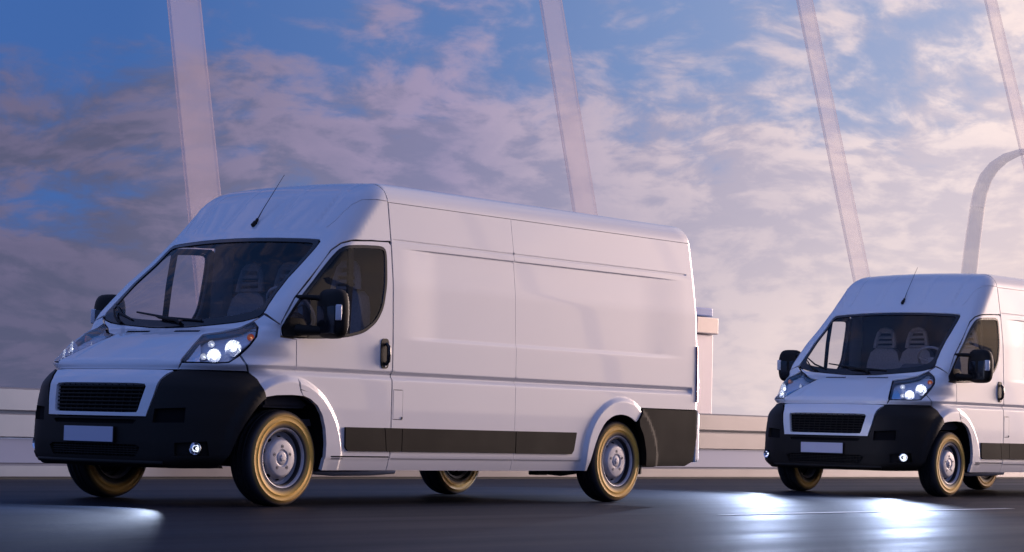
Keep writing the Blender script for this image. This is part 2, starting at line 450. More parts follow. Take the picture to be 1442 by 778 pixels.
def round_loop(p, r, keep=()):
    """round the corners of a loop that turn by more than about 25 degrees"""
    out = []; n = len(p)
    for i in range(n):
        a, b, c = np.array(p[i - 1]), np.array(p[i]), np.array(p[(i + 1) % n])
        u, v = a - b, c - b; lu, lv = np.linalg.norm(u), np.linalg.norm(v)
        if lu < 1e-6 or lv < 1e-6: continue
        u /= lu; v /= lv; cosang = np.dot(u, v)
        if cosang > -0.90:
            d = min(r, lu * .45, lv * .45)
            for t in (0, .25, .5, .75, 1):
                out.append(tuple((b + u * d) * (1 - t) ** 2 + 2 * b * t * (1 - t) + (b + v * d) * t ** 2))
        else: out.append(tuple(b))
    return out
def inset(p, d):
    q = np.array(p); n = len(q)
    e = np.roll(q, -1, 0) - q; L = np.maximum(np.linalg.norm(e, axis=1, keepdims=True), 1e-9); e = e / L
    nr = np.stack([-e[:, 1], e[:, 0]], 1)
    if area2(p) < 0: nr = -nr
    m = nr + np.roll(nr, 1, 0); m /= np.maximum(np.linalg.norm(m, axis=1, keepdims=True), .5)
    return [tuple(v) for v in q + m * d]
def panel_mesh(name, dom, outer, holes=(), step=0.03, us=None, vs=None, offset=0.0, flange=0.014, gap=0.003, rnd=0.0, hole_gap=None, bstep=None, crown=0.0, extra=None):
    sa, sb = DSCALE[dom]
    def prep(L, g, r):
        q = [(a * sa, b * sb) for a, b in conv(dom, L)]
        if area2(q) < 0: q = q[::-1]
        if r: q = round_loop(q, r)
        q = densify(q, bstep or step * .8)
        return inset(q, g)
    loops = [prep(outer, gap, rnd)] + [prep(h, -(gap if hole_gap is None else hole_gap), rnd) for h in holes]
    pts = []; edges = []
    for L in loops:
        k = len(pts); pts += L; edges += [(k + i, k + (i + 1) % len(L)) for i in range(len(L))]
    bp = np.array(pts)
    a0, b0 = bp.min(0); a1, b1 = bp.max(0)
    ua = np.arange(a0 + step / 2, a1, step) if us is None else np.array(us) * sa
    vb = np.arange(b0 + step / 2, b1, step) if vs is None else np.array(vs) * sb
    G = np.stack(np.meshgrid(ua, vb, indexing='ij'), -1).reshape(-1, 2)
    if extra is not None:
        ex = np.array(extra) * np.array([sa, sb])
        far = np.ones(len(G), bool)
        for i in range(0, len(G), 2000): far[i:i + 2000] = np.linalg.norm(G[i:i + 2000, None, :] - ex[None], axis=-1).min(1) > .009
        G = np.concatenate([G[far], ex])
    ok = inpoly(G[:, 0], G[:, 1], loops[0])
    for h in loops[1:]: ok &= ~inpoly(G[:, 0], G[:, 1], h)
    G = G[ok]
    if len(G):
        lim = step * 0.33
        near = np.zeros(len(G), bool)
        for i in range(0, len(G), 2000):
            d = np.linalg.norm(G[i:i + 2000, None, :] - bp[None], axis=-1).min(1); near[i:i + 2000] = d < lim
        G = G[~near]
    allp = np.concatenate([bp, G]) if len(G) else bp
    vs_, es_, fs_, *_r = delaunay_2d_cdt([Vector(p) for p in allp], edges, [], 0, 1e-6)
    V2 = np.array([(v.x, v.y) for v in vs_])
    T = np.array([f for f in fs_ if len(f) == 3])
    cen = V2[T].mean(1)
    ok = inpoly(cen[:, 0], cen[:, 1], loops[0])
    for h in loops[1:]: ok &= ~inpoly(cen[:, 0], cen[:, 1], h)
    T = T[ok]
    used = np.unique(T); remap = -np.ones(len(V2), int); remap[used] = np.arange(len(used))
    V2 = V2[used]; T = remap[T]
    P = surf(dom, V2[:, 0] / sa, V2[:, 1] / sb)
    Nn = grad(P)
    n0 = np.cross(P[T[:, 1]] - P[T[:, 0]], P[T[:, 2]] - P[T[:, 0]])
    fl = (n0 * Nn[T[:, 0]]).sum(1) < 0
    T[fl] = T[fl][:, ::-1]
    off = np.full(len(P), offset)
    if crown:
        db = np.empty(len(P))
        for i in range(0, len(P), 2000): db[i:i + 2000] = np.linalg.norm(V2[i:i + 2000, None, :] - bp[None], axis=-1).min(1)
        off += crown * np.sqrt(np.clip(db / 0.05, 0, 1))
    Q = P + Nn * off[:, None]
    # boundary edges
    ed = {}
    for f in T:
        for a, b in ((f[0], f[1]), (f[1], f[2]), (f[2], f[0])): ed[(a, b)] = ed.get((a, b), 0) + 1
    bd = [(a, b) for (a, b) in ed if (b, a) not in ed]
    verts = [tuple(v) for v in Q]; norms = [tuple(v) for v in Nn]; faces = [tuple(int(i) for i in f) for f in T]
    fno = [[norms[i] for i in f] for f in faces]
    if flange:
        for a, b in bd:
            d = Q[b] - Q[a]; nn = np.cross(d, Nn[a]); nn = nn / max(np.linalg.norm(nn), 1e-9)
            k = len(verts)
            verts += [tuple(Q[a]), tuple(Q[b]), tuple(Q[b] - Nn[b] * flange), tuple(Q[a] - Nn[a] * flange)]
            faces.append((k + 1, k, k + 3, k + 2)); fno.append([tuple(nn)] * 4)
    return verts, faces, fno
def to_mesh(name, data, m, mirror=False):
    verts, faces, fno = data
    if mirror:
        verts = [(x, -y, z) for x, y, z in verts]; faces = [f[::-1] for f in faces]; fno = [[(x, -y, z) for x, y, z in ns[::-1]] for ns in fno]
    me = bpy.data.meshes.new(name); me.from_pydata(verts, [], faces); me.update()
    me.materials.append(m)
    me.shade_smooth()
    me.normals_split_custom_set([n for ns in fno for n in ns])
    return me
def panel(name, m, parent, dom, outer, both=False, **kw):
    data = panel_mesh(name, dom, outer, **kw)
    o = link(name, to_mesh(name, data, m), m, parent)
    if both:
        par2 = both if isinstance(both, bpy.types.Object) else parent
        return o, link(name, to_mesh(name, data, m, True), m, par2)
    return o
def sym(half):
    """closed loop from a half outline given in 2-D (already in one domain)"""
    mir = [(-a, b) for a, b in half if abs(a) > 1e-6]
    return half + mir[::-1]

# ================================================================== THE VAN (built once, then copied)
ARCH_F = [(-0.386, 0.300), (-0.417, 0.372), (-0.456, 0.486), (-0.522, 0.6), (-0.599, 0.695), (-0.66, 0.748), (-0.71, 0.772), (-0.80, 0.785), (-0.95, 0.791),
          (-1.072, 0.787), (-1.149, 0.768), (-1.225, 0.722), (-1.278, 0.654), (-1.311, 0.563), (-1.326, 0.458), (-1.326, 0.353), (-1.322, 0.262)]
ARCH_R = [(-4.512, 0.262), (-4.52, 0.300), (-4.547, 0.372), (-4.585, 0.471), (-4.640, 0.570), (-4.725, 0.668), (-4.833, 0.722), (-4.95, 0.738), (-5.07, 0.722), (-5.19, 0.665),
          (-5.265, 0.565), (-5.305, 0.43), (-5.320, 0.31)]
WINDOW = [(-0.886, 1.203), (-0.877, 1.286), (-1.03, 1.463), (-1.232, 1.653), (-1.477, 1.862), (-1.56, 1.905), (-1.74, 1.921), (-1.955, 1.930), (-2.005, 1.898), (-1.994, 1.667),
          (-1.957, 1.473), (-1.88, 1.359), (-1.739, 1.272), (-1.542, 1.229), (-1.267, 1.208), (-1.005, 1.200)]
DOOR_TOP = [(-0.874, 1.212), (-0.866, 1.285), (-0.904, 1.345), (-1.016, 1.484), (-1.198, 1.650), (-1.437, 1.862), (-1.527, 1.918), (-1.621, 1.944), (-1.842, 1.960), (-2.03, 1.968), (-2.056, 1.945)]
SEAL = [(0, 1.968), (.2, 1.967), (.4, 1.962), (.6, 1.954), (.70, 1.949), (.765, 1.943), (.788, 1.925), (.795, 1.88), (.795, 1.80), (.806, 1.64), (.814, 1.52), (.826, 1.43),
        (.834, 1.395), (.826, 1.362), (.79, 1.338), (.70, 1.316), (.6, 1.303), (.4, 1.287), (.2, 1.273), (0, 1.27)]
SEAL_IN = [(0, 1.946), (.2, 1.945), (.4, 1.940), (.6, 1.932), (.70, 1.927), (.745, 1.920), (.765, 1.90), (.768, 1.80), (.778, 1.64), (.784, 1.52), (.790, 1.46),
           (.775, 1.415), (.72, 1.380), (.6, 1.358), (.4, 1.338), (.2, 1.326), (0, 1.322)]
def chaikin(p, n=2, closed=True):
    for _ in range(n):
        q = []
        for a, b in zip(p, p[1:] + p[:1]) if closed else zip(p, p[1:]):
            q += [(a[0] * .8 + b[0] * .2, a[1] * .8 + b[1] * .2), (a[0] * .2 + b[0] * .8, a[1] * .2 + b[1] * .8)]
        p = q if closed else [p[0]] + q + [p[-1]]
    return p
WINDOW = chaikin(WINDOW)
ARCH_F = chaikin(ARCH_F, 1, False); ARCH_R = chaikin(ARCH_R, 1, False)
SEAL = chaikin(SEAL, 1, False); SEAL_IN = chaikin(SEAL_IN, 1, False)
def poly_inset(p, d):
    if area2(p) < 0: p = p[::-1]
    return inset(densify(p, .03), d)
def frange(a, b, n): return list(np.linspace(a, b, n))
VS_SIDE = sorted(frange(.28, .33, 3) + [.340, .346, .352] + frange(.38, .91, 20) + [.925, .935, .945, .956, .964, .968, .972, .98, .99, 1.0, 1.006] + frange(1.03, 1.21, 7) +
                 [1.235, 1.243, 1.253, 1.262, 1.272, 1.278] + frange(1.30, 1.90, 16) + [1.915, 1.922, 1.928, 1.934, 1.94, 1.956] + [1.970, 1.975, 1.981, 1.985, 1.989, 1.995, 2.0] + frange(2.03, 2.25, 7))
def rings(cx, cz, rs, a0, a1, n, dom='S'):
    pts = [(cx + r * math.cos(a), cz + r * math.sin(a)) for r in rs for a in np.linspace(a0, a1, n)]
    pts += [(cx + sg * r, z) for r in rs for sg in (-1, 1) for z in (.27, .30, .33)]
    return pts if dom == 'S' else conv(dom, [('S', a, b) for a, b in pts])
RR = [.42, .44, .46, .48, .495, .505, .515, .525, .535, .545, .555]
RF = [.45, .47, .49, .51, .525, .535, .545, .555, .565, .575, .585, .592, .60]
def build_van():
    van = empty('delivery_van')
    # ---- big outer panels, left side and its mirror image
    us1 = sorted(frange(-3.53, -2.20, 34) + [-2.15, -2.165, -2.18, -2.195, -2.215, -2.10, -2.13])
    flap = [(-2.079, .640), (-2.079, .862), (-2.186, .862), (-2.186, .640)]
    panel('side_panel', PAINT, van, 'S', [(-2.066, .258), (-2.066, 2.272), (-3.546, 2.272), (-3.546, .258)], holes=[flap], us=us1, vs=VS_SIDE, step=.025, both=True, gap=.002)
    fo = panel('fuel_flap', PAINT, van, 'S', flap, step=.03, offset=.001)
    bmq = bmesh.new(); p = surf('S', np.array([-2.178]), np.array([.652]))[0]
    box(bmq, (p[0], p[1] + .003, p[2]), (.014, .006, .016), bevel=.002); bm_obj('flap_latch', bmq, BLACK, fo)
    us2 = sorted(frange(-6.0, -3.57, 74) + [-5.90, -5.92, -5.94, -5.955, -5.97, -6.01, -6.02, -6.03, -6.04, -6.05, -6.07, -6.09, -6.105, -6.12, -6.13])
    q2 = [(-3.546, .258), (-3.546, 2.272), (-6.142, 2.272), (-6.142, .800), (-5.273, .800), (-5.195, .700)] + [q for q in ARCH_R if q[0] > -5.19][::-1]
    panel('side_panel', PAINT, van, 'S', q2, us=us2, vs=VS_SIDE, step=.025, both=True, gap=.002, extra=rings(AXR, AZ, RR, 0, math.pi, 70))
    # roof skin
    loop = [(-2.062, .929), (-2.062, 0), (-2.062, -.929), (-6.10, -.929), (-6.10, 0), (-6.10, .929)]
    a0 = math.atan2(.9065, .672)
    loop = [(-2.062, a0), (-2.062, -a0), (-6.125, -a0), (-6.125, a0)]
    roof = panel('roof', PAINT, van, 'R', loop, us=sorted(frange(-6.08, -2.1, 30) + [-2.075, -6.11]), vs=frange(-.9, .9, 55), step=.035, gap=.002)
    for i in range(7):                                                     # pressed roof ribs
        bmq = bmesh.new(); x = -2.5 - i * .55
        box(bmq, (x, 0, 2.438), (.06, 1.1, .012), bevel=.005); bm_obj('roof_rib', bmq, PAINT, roof)
    # rear end
    panel('rear_frame', PAINT, van, 'T', sym([(0, 2.375), (.74, 2.365), (.84, 2.30), (.885, 2.26), (.965, 1.7), (.978, 1.2), (.985, .8), (.985, .34), (0, .34)]), step=.06, us=frange(-.97, .97, 40), vs=frange(.36, 2.36, 30))
    d = panel('rear_door', PAINT, van, 'T', [(.004, .50), (.004, 2.28), (.74, 2.26), (.80, 2.15), (.855, 1.7), (.865, .5)], step=.06, offset=.012, flange=.02, rnd=.04, both=True)
    for s, o in ((1, d[0]), (-1, d[1])):
        bmq = bmesh.new(); box(bmq, (-6.19, .06 * s, 1.15), (.03, .05, .20), bevel=.008); bm_obj('door_handle', bmq, BLACK, o)
    panel('reversing_lamp', RED, van, 'T', [(.885, .86), (.885, 1.40), (.962, 1.38), (.975, 1.2), (.980, .86)], step=.04, offset=.012, flange=.03, rnd=.02, both=True)
    panel('tail_light', RED, van, 'S', [(-6.104, .87), (-6.106, 1.36), (-6.150, 1.36), (-6.150, .87)], step=.03, offset=.014, flange=.02, rnd=.006, gap=0, both=True)
    bm = bmesh.new(); box(bm, (-6.175, 0, .56), (.11, 1.93, .44), bevel=.03, seg=4); bm_obj('rear_bumper', bm, PAINT, van, smooth=60)
    panel('rear_bumper_cover', TRIM, van, 'S', [(-5.275, .794), (-5.197, .694)] + [q for q in ARCH_R if q[0] < -5.2] + [(-5.345, .305), (-5.95, .31), (-6.06, .35), (-6.105, .56), (-6.125, .794)], step=.03, offset=.014, flange=.05, gap=.001, rnd=.012, both=True)
    # cab shell: pillars, header and roof cap in one pressing
    half = [('F', 0, 1.974), ('F', .2, 1.973), ('F', .4, 1.968), ('F', .6, 1.960), ('F', .70, 1.955), ('F', .772, 1.949), ('F', .796, 1.93), ('F', .802, 1.88), ('F', .802, 1.80), ('F', .813, 1.64), ('F', .821, 1.52), ('F', .833, 1.43), ('F', .842, 1.395), ('F', .838, 1.372),
            (.434, .177), (.493, .139)] + [('S', a - .004, b + .008) for a, b in DOOR_TOP[2:-1]] + [('S', -2.056, 1.975), ('S', -2.056, 2.0), ('S', -2.056, 2.1), ('S', -2.056, 2.2), ('S', -2.056, 2.27), ('R', -2.056, .85), ('R', -2.056, .7), ('R', -2.056, .5), ('R', -2.056, .25), ('R', -2.056, 0.0)]
    hq = conv('Q', half)
    cab = panel('cab_shell', PAINT, van, 'Q', sym(hq), step=.030, gap=.0025)
    bz = panel_mesh('x', 'Q', sym(hq), step=.05, gap=.0, offset=-.028, flange=0)
    link('cab_lining', to_mesh('cab_lining', bz, CABIN), CABIN, van)
    # glass and its black band
    sl = panel('windscreen', GLASS, van, 'F', sym(SEAL), step=.05, offset=-.008, flange=0, gap=.004)
    panel('windscreen_seal', GLOSS, sl, 'F', sym(SEAL), holes=[sym(SEAL_IN)], step=.03, offset=-.001, flange=.01, gap=0.0)
    # bonnet
    hood = [(0, .946), (.621, .946), (.642, .999), (.558, 1.108), (.466, 1.211), (.585, 1.229), (.678, 1.258), (.735, 1.285), (.775, 1.305), (.812, 1.337), (.79, 1.331), (.70, 1.309), (.6, 1.297), (.4, 1.281), (.2, 1.267), (0, 1.264)]
    hd = panel('bonnet', PAINT, van, 'F', sym(hood), step=.022, vs=sorted(frange(.95, 1.02, 10) + frange(1.035, 1.33, 17)), gap=.0025)
    for s in (-1, 1):                                                      # rows of air slots at the top of the bonnet
        bm = bmesh.new()
        for k in range(14):
            y = s * (.14 + k * .018); z = 1.236
            x = float(np.interp(z, XF_Z, XF_V)) - .06 * y * y + .003
            box(bm, (x, y, z), (.022, .009, .005), ry=.5)
        bm_obj('air_slots', bm, DARK, hd)
    panel('lamp_trim', PAINT, van, 'C', [(0.604, 0.946), (0.631, 0.994), (0.764, 0.996), (0.867, 0.995), (0.957, 1.003), (1.030, 1.055), (1.078, 0.987), (1.087, 0.946)], step=.015, both=True)
    # wings
    fen = [(1.096, 0.940), (1.087, 0.990), (1.036, 1.060), (1.094, 1.118), (1.146, 1.194), (1.154, 1.266), (1.121, 1.309), (1.16, 1.335), (1.192, 1.358), (1.314, 1.282), ('S', -.870, 1.200), ('S', -1.02, 1.190), ('S', -1.026, 1.0), ('S', -1.034, .90), ('S', -1.042, .826), ('S', -1.072, .787),
           ('S', -.95, .791), ('S', -.80, .785), ('S', -.71, .772), ('S', -.690, .766), ('S', -.665, .83), ('S', -.650, .895), ('S', -.630, .925)]
    panel('front_wing', PAINT, van, 'C', fen, step=.018, extra=rings(AXF, AZ, RF, .9, 2.6, 60, 'C'), vs=[.79, .81, .83, .85, .87, .89, .91] + VS_SIDE[VS_SIDE.index(.925):VS_SIDE.index(1.006) + 1] + frange(1.03, 1.34, 18), gap=.0025, both=True, flange=.02)
    # doors
    dr = [(-1.022, 1.188), (-1.030, 1.0), (-1.038, .90), (-1.046, .834), (-1.150, .810), (-1.268, .735), (-1.330, .640), (-1.358, .560), (-1.372, .40), (-1.376, .362), (-2.058, .362)] + DOOR_TOP[::-1]
    usd = frange(-2.04, -.9, 46)
    dl, drr = panel('front_door', PAINT, van, 'S', dr, holes=[WINDOW], us=usd, vs=VS_SIDE, step=.025, both=True, extra=rings(AXF, AZ, RF, 1.4, 3.3, 60))
    inner = poly_inset(WINDOW, .020)
    panel('window_seal', GLOSS, dl, 'S', WINDOW, holes=[inner], step=.03, offset=.001, flange=.012, gap=0, both=drr)
    panel('door_window', GLASS, dl, 'S', WINDOW, step=.06, offset=-.006, flange=0, gap=.003, both=drr)
    panel('window_bar', DARK, dl, 'S', [(-1.545, 1.222), (-1.600, 1.915), (-1.655, 1.918), (-1.590, 1.225)], step=.04, offset=-.012, flange=.02, gap=0, both=drr)
    panel('door_trim', CABIN, dl, 'S', [(-1.0, 1.19), (-1.05, .80), (-1.3, .7), (-1.42, .42), (-2.05, .42), (-2.05, 1.19)], step=.12, offset=-.06, flange=0, both=drr)
    panel('door_trim', CABIN, dl, 'S', DOOR_TOP + [(-2.054, 1.25)], holes=[poly_inset(WINDOW, .012)], step=.06, offset=-.04, flange=0, gap=.012, both=drr)
    for s, o in ((1, dl), (-1, drr)):
        hc = [(-1.968 + .046 * math.copysign(abs(math.cos(t)) ** .55, math.cos(t)), 1.128 + .112 * math.copysign(abs(math.sin(t)) ** .5, math.sin(t))) for t in np.linspace(0, 2 * math.pi, 28)[:-1]]
        dd = panel_mesh('h', 'S', hc, step=.02, offset=.007, flange=.014, gap=0)
        h = link('door_handle', to_mesh('door_handle', dd, BLACK, s < 0), BLACK, o)
        bm = bmesh.new(); tube(bm, [(-1.975, 1.008 * s, 1.205), (-1.978, 1.030 * s, 1.18), (-1.978, 1.034 * s, 1.13), (-1.978, 1.030 * s, 1.07), (-1.975, 1.008 * s, 1.045)], [.012, .015, .016, .015, .012], 10)
        bm_obj('grip', bm, GLOSS, h, smooth=60)
        bm = bmesh.new(); lathe(bm, [(0, .004), (.008, .004), (.009, 0)], 12); bm_obj('lock', bm, SILVER, h, loc=(-1.972, 1.008 * s, 1.035), rot=(0, 0, 0 if s > 0 else math.pi))
    # sills and arch lips
    sill = [(-1.072, .790), (-1.149, .768), (-1.225, .722), (-1.278, .654), (-1.311, .563), (-1.326, .458), (-1.326, .353), (-1.322, .258), (-2.060, .258), (-2.060, .356), (-1.382, .356), (-1.378, .40), (-1.364, .56), (-1.336, .643), (-1.272, .74), (-1.152, .816), (-1.048, .832)]
    panel('sill', PAINT, van, 'S', sill, step=.018, both=True, gap=.0015, flange=.03, extra=rings(AXF, AZ, RF, 1.4, 3.3, 60))
    # black rubbing strips
    for a, b in (((-1.552, -1.985), 0), ((-1.993, -2.17), 0), ((-2.178, -3.541), 0), ((-3.551, -4.30), 1)):
        x0, x1 = a
        if x0 == -1.552: lp = [(x0 + .004, .575), (x1 + .012, .575), (x1 - .012, .402), (x0 - .03, .402), (x0, .43)]
        elif b: lp = [(x0, .576), (-4.352, .577), (-4.318, .43), (-4.29, .400), (x0, .401)]
        else: lp = [(x0 - (-.012 if x0 == -1.993 else 0), .576), (x1, .576), (x1, .402), (x0 - (.012 if x0 == -1.993 else 0), .402)]
        panel('rubbing_strip', TRIM, van, 'S', lp, step=.05, offset=.016, flange=.02, gap=0, rnd=.008, both=True)
    # ---- front bumper
    bh = [(0, .606), (.20, .606), (.388, .609), (.426, .742), (.458, .868), (.505, .918), (.56, .939), (.72, .940), (.90, .940), (.935, .938), ('S', -.655, .890), ('S', -.672, .82), ('S', -.690, .762)] + [('S', a, b) for a, b in ARCH_F if a > -.675 and b > .286][::-1] + [('S', -.388, .285), (.80, .272), (.6, .268), (.3, .27), (0, .27)]
    hb = conv('B', bh)
    si = [(.44, .668), (.604, .680), (.600, .578), (.432, .572)]
    fg = [(.555, .437), (.715, .452), (.728, .354), (.557, .349)]
    lo = sym([(0, .418), (.33, .418), (.36, .40), (.33, .335), (0, .335)])
    up = sym([(0, .592), (.30, .592), (.33, .587), (.31, .562), (0, .560)])
    neg = lambda L: [(-a, b) for a, b in L]
    bp = panel('front_bumper', BLACK, van, 'B', sym(hb), holes=[si, neg(si), fg, neg(fg), lo, up], step=.028, offset=.012, flange=.05, gap=.0015, hole_gap=0)
    rec = [(si, .03, 'side_intake'), (neg(si), .03, 'side_intake'), (lo, .03, 'lower_intake'), (up, .02, 'upper_intake')]
    for L, dep, nm in rec:
        io = panel(nm, DARK, bp, 'B', L, step=.05, offset=.012 - dep, flange=0, gap=-.004)
    for L in (fg, neg(fg)): panel('fog_lamp_recess', BLACK, bp, 'B', L, step=.03, offset=-.03, flange=0, gap=-.006)
    # slats across the lower openings
    def front_x(y, z): return float(np.interp(z, XF_Z, XF_V) - np.interp(z, BW_Z, BW_V) * y * y)
    bm = bmesh.new()
    for z in (.352, .368, .384, .400): tube(bm, [(front_x(y, z) - .002, y, z) for y in frange(-.44, .44, 13)], .0035, 5)
    for y in frange(-.42, .42, 25): tube(bm, [(front_x(y, .34) - .004, y, .338), (front_x(y, .41) - .004, y, .416)], .003, 5)
    bm_obj('intake_mesh', bm, BLACK, bp)
    bm = bmesh.new(); aa = np.array(frange(-.50, .50, 25)); tube(bm, [tuple(q) for q in surf('B', aa, aa * 0 + .296) + np.array([.010, 0, 0])], .018, 8); bm_obj('chin_lip', bm, BLACK, bp, smooth=80)
    for s in (1, -1):
        fl = empty('fog_lamp', (-.228, .835 * s, .402), rz=math.radians(-90 + 18 * s), parent=van)
        bm = bmesh.new(); lathe(bm, [(.043, .0), (.047, .012), (.043, .018), (.038, .012), (.030, -.01), (.010, -.03), (0, -.03)], 24); bm_obj('housing', bm, CHROME, fl, smooth=60)
        bm = bmesh.new(); lathe(bm, [(0, -.004), (.009, -.008), (.012, -.02)], 16); bm_obj('bulb', bm, LAMP2, fl, smooth=60)
        bm = bmesh.new(); lathe(bm, [(0, .016), (.025, .014), (.040, .008)], 24); bm_obj('lens', bm, LENS, fl, smooth=60)
    # grille surround and grille
    gs = sym([(0, .940), (.50, .939), (.60, .934), (.610, .928), (.583, .905), (.563, .868), (.543, .746), (.507, .612), (.3, .611), (0, .611)])
    go = sym([(0, .842), (.35, .842), (.452, .838), (.467, .822), (.455, .76), (.432, .655), (.422, .640), (.3, .638), (0, .638)])
    gf = panel('grille_surround', PAINT, van, 'F', gs, holes=[go], step=.025, offset=.010, flange=.035, gap=.003, hole_gap=0)
    gp = panel('grille', DARK, van, 'F', go, step=.06, offset=-.03, flange=0, gap=-.004)
    bm = bmesh.new()
    for k in range(7):
        z = .662 + k * .0265
        w = .415 + .035 * (z - .64) / .2
        pts = [(front_x(y, z) - .006, y, z) for y in frange(-w, w, 13)]
        tube(bm, pts, .0065, 6)
    bm_obj('grille_bars', bm, BLACK, gp, smooth=80)
    bm = bmesh.new()
    for y in frange(-.40, .40, 13): tube(bm, [(front_x(y, z) - .014, y, z) for z in (.64, .70, .77, .84)], .004, 6)
    bm_obj('grille_uprights', bm, BLACK, gp, smooth=80)
    # number plate
    npl = None
    bm = bmesh.new(); box(bm, (.010, 0, .4845), (.010, .520, .117), bevel=.003); npl = bm_obj('plate_holder', bm, BLACK, van)
    bm = bmesh.new(); box(bm, (.0175, 0, .4845), (.006, .508, .106), bevel=.002); bm_obj('number_plate', bm, PLATE, npl)
    # ---- headlights
    HL = [(0.627, 1.001), (0.652, 1.045), (0.692, 1.105), (0.72, 1.150), (0.767, 1.200), (0.80, 1.214), (0.881, 1.226), (1.008, 1.256), (1.069, 1.283), (1.114, 1.303), (1.143, 1.265), (1.138, 1.197), (1.089, 1.123), (1.028, 1.064), (0.99, 1.03), (0.954, 1.008), (0.864, 1.001), (0.767, 1.001)]
    for s in (1, -1):
        hl = link('headlight', to_mesh('headlight_lens', panel_mesh('l', 'C', HL, step=.03, offset=.001, flange=.008, gap=.002, rnd=.008), LENS, s < 0), LENS, van)
        link('bowl', to_mesh('bowl', panel_mesh('l', 'C', HL, step=.03, offset=-.055, flange=-.052, gap=.003, rnd=.008), REFL, s < 0), REFL, hl)
        rim = panel_mesh('l', 'C', HL, holes=[poly_inset(HL, .010)], step=.02, offset=-.012, flange=.02, gap=.002)
        link('bezel', to_mesh('bezel', rim, STEEL, s < 0), STEEL, hl)
        # chrome sweep at the inner end
        sw = panel_mesh('l', 'C', [(.640, 1.006), (.70, 1.095), (.745, 1.155), (.752, 1.10), (.748, 1.04), (.762, 1.008)], step=.02, offset=-.020, flange=.03, gap=.002, crown=-.01)
        link('chrome_sweep', to_mesh('chrome_sweep', sw, CHROME, s < 0), CHROME, hl)
        for nm, a, b, r, dep, mb in (('main_lamp', .985, 1.128, .060, .030, LAMP), ('dipped_lamp', .850, 1.072, .050, .024, LAMP), ('indicator', 1.092, 1.222, .026, .026, INDIC), ('side_lamp', .772, 1.068, .024, .02, LAMP2), ('side_lamp', .82, 1.165, .026, .022, LAMP2)):
            P = surf('C', np.array([a]), np.array([b]))[0]; N0 = grad(P[None])[0]
            q = Vector(P) - Vector(N0) * (dep + .012); dv = Vector((.86, .50, .10)).normalized()
            ax = dv.to_track_quat('Y', 'Z').to_euler()
            bm = bmesh.new(); lathe(bm, [(r, .012), (r * .97, .004), (r * .8, -.012), (r * .5, -.028), (r * .2, -.036), (0, -.037)], 28)
            if s < 0: q = Vector((q.x, -q.y, q.z)); ax = Vector((dv.x, -dv.y, dv.z)).to_track_quat('Y', 'Z').to_euler()
            lo_ = bm_obj(nm, bm, REFL if nm != 'indicator' else AMBER, hl, smooth=70, loc=q, rot=ax)
            rb = r * (.20 if 'lamp' in nm else .22)
            bm = bmesh.new(); lathe(bm, [(0, .006), (rb * .7, .002), (rb, -.008), (rb * .7, -.018), (rb * .5, -.03)], 18)
            me = bpy.data.meshes.new('bulb'); bmesh.ops.recalc_face_normals(bm, faces=bm.faces); bmesh.ops.transform(bm, matrix=Matrix.Translation(q) @ ax.to_matrix().to_4x4(), verts=bm.verts)
            bm.to_mesh(me); bm.free(); me.shade_smooth(); link('bulb', me, mb, hl)
        lp = bpy.data.lights.new('headlight_beam', 'SPOT'); lp.energy = 380; lp.color = (.56, .68, 1.0); lp.spot_size = math.radians(86); lp.spot_blend = .35; lp.shadow_soft_size = .03
        lo2 = bpy.data.objects.new('headlight_beam', lp); COL.objects.link(lo2); lo2.parent = van
        lo2.location = (-.30, .86 * s, 1.10); dv = Vector((1, .0 * s, -.04)); lo2.rotation_euler = (-dv).to_track_quat('Z', 'Y').to_euler()
    for s in (1, -1):
        lp = bpy.data.lights.new('fog_beam', 'SPOT'); lp.energy = 190; lp.color = (.60, .72, 1.0); lp.spot_size = math.radians(92); lp.spot_blend = .25; lp.shadow_soft_size = .02
        lo2 = bpy.data.objects.new('fog_beam', lp); COL.objects.link(lo2); lo2.parent = van
        lo2.location = (-.07, .80 * s, .402); lo2.rotation_euler = (-Vector((1, .0, -.02))).to_track_quat('Z', 'Y').to_euler()
    # ---- mirrors
    for s in (1, -1):
        dm = None
        bm = bmesh.new(); bmesh.ops.create_cube(bm, size=1)
        bmesh.ops.subdivide_edges(bm, edges=bm.edges, cuts=7, use_grid_fill=True)
        for v in bm.verts:
            x, y, z = v.co * 2
            m = max(abs(x), abs(y), abs(z)); k = (abs(x) ** 4 + abs(y) ** 4 + abs(z) ** 4) ** .25
            v.co = Vector((x, y, z)) * (m / k if k else 0)
            x, y, z = v.co
            tz = 1 - .10 * max(z, 0) ** 2 - .05 * max(-z, 0) ** 2
            fx = (.075 if x > 0 else .055)
            v.co = Vector((x * fx * (1 - .25 * y * y), y * .145 * tz, z * .178))
        M = Matrix.Translation((-1.20, 1.182 * s, 1.380)) @ Matrix.Rotation(-.10 * s, 4, 'Z')
        bmesh.ops.transform(bm, matrix=M, verts=bm.verts)
        dm = bm_obj('door_mirror', bm, BLACK, van, smooth=180)
        bm = bmesh.new(); box(bm, (-1.150, 1.276 * s, 1.385), (.045, .095, .115), rz=-.75 * s, bevel=.012, seg=3); bm_obj('turn_signal', bm, mat_signal, dm, smooth=50)
        bm = bmesh.new(); box(bm, (-1.243, 1.175 * s, 1.42), (.012, .17, .19), rz=-.1 * s, bevel=.003); box(bm, (-1.243, 1.175 * s, 1.262), (.012, .16, .07), rz=-.1 * s, bevel=.003); bm_obj('mirror_glass', bm, CHROME, dm)
        bm = bmesh.new(); box(bm, (-1.136, 1.175 * s, 1.335), (.02, .19, .20), rz=-.1 * s, bevel=.008); bm_obj('mirror_front_cap', bm, GLOSS, dm, smooth=50)
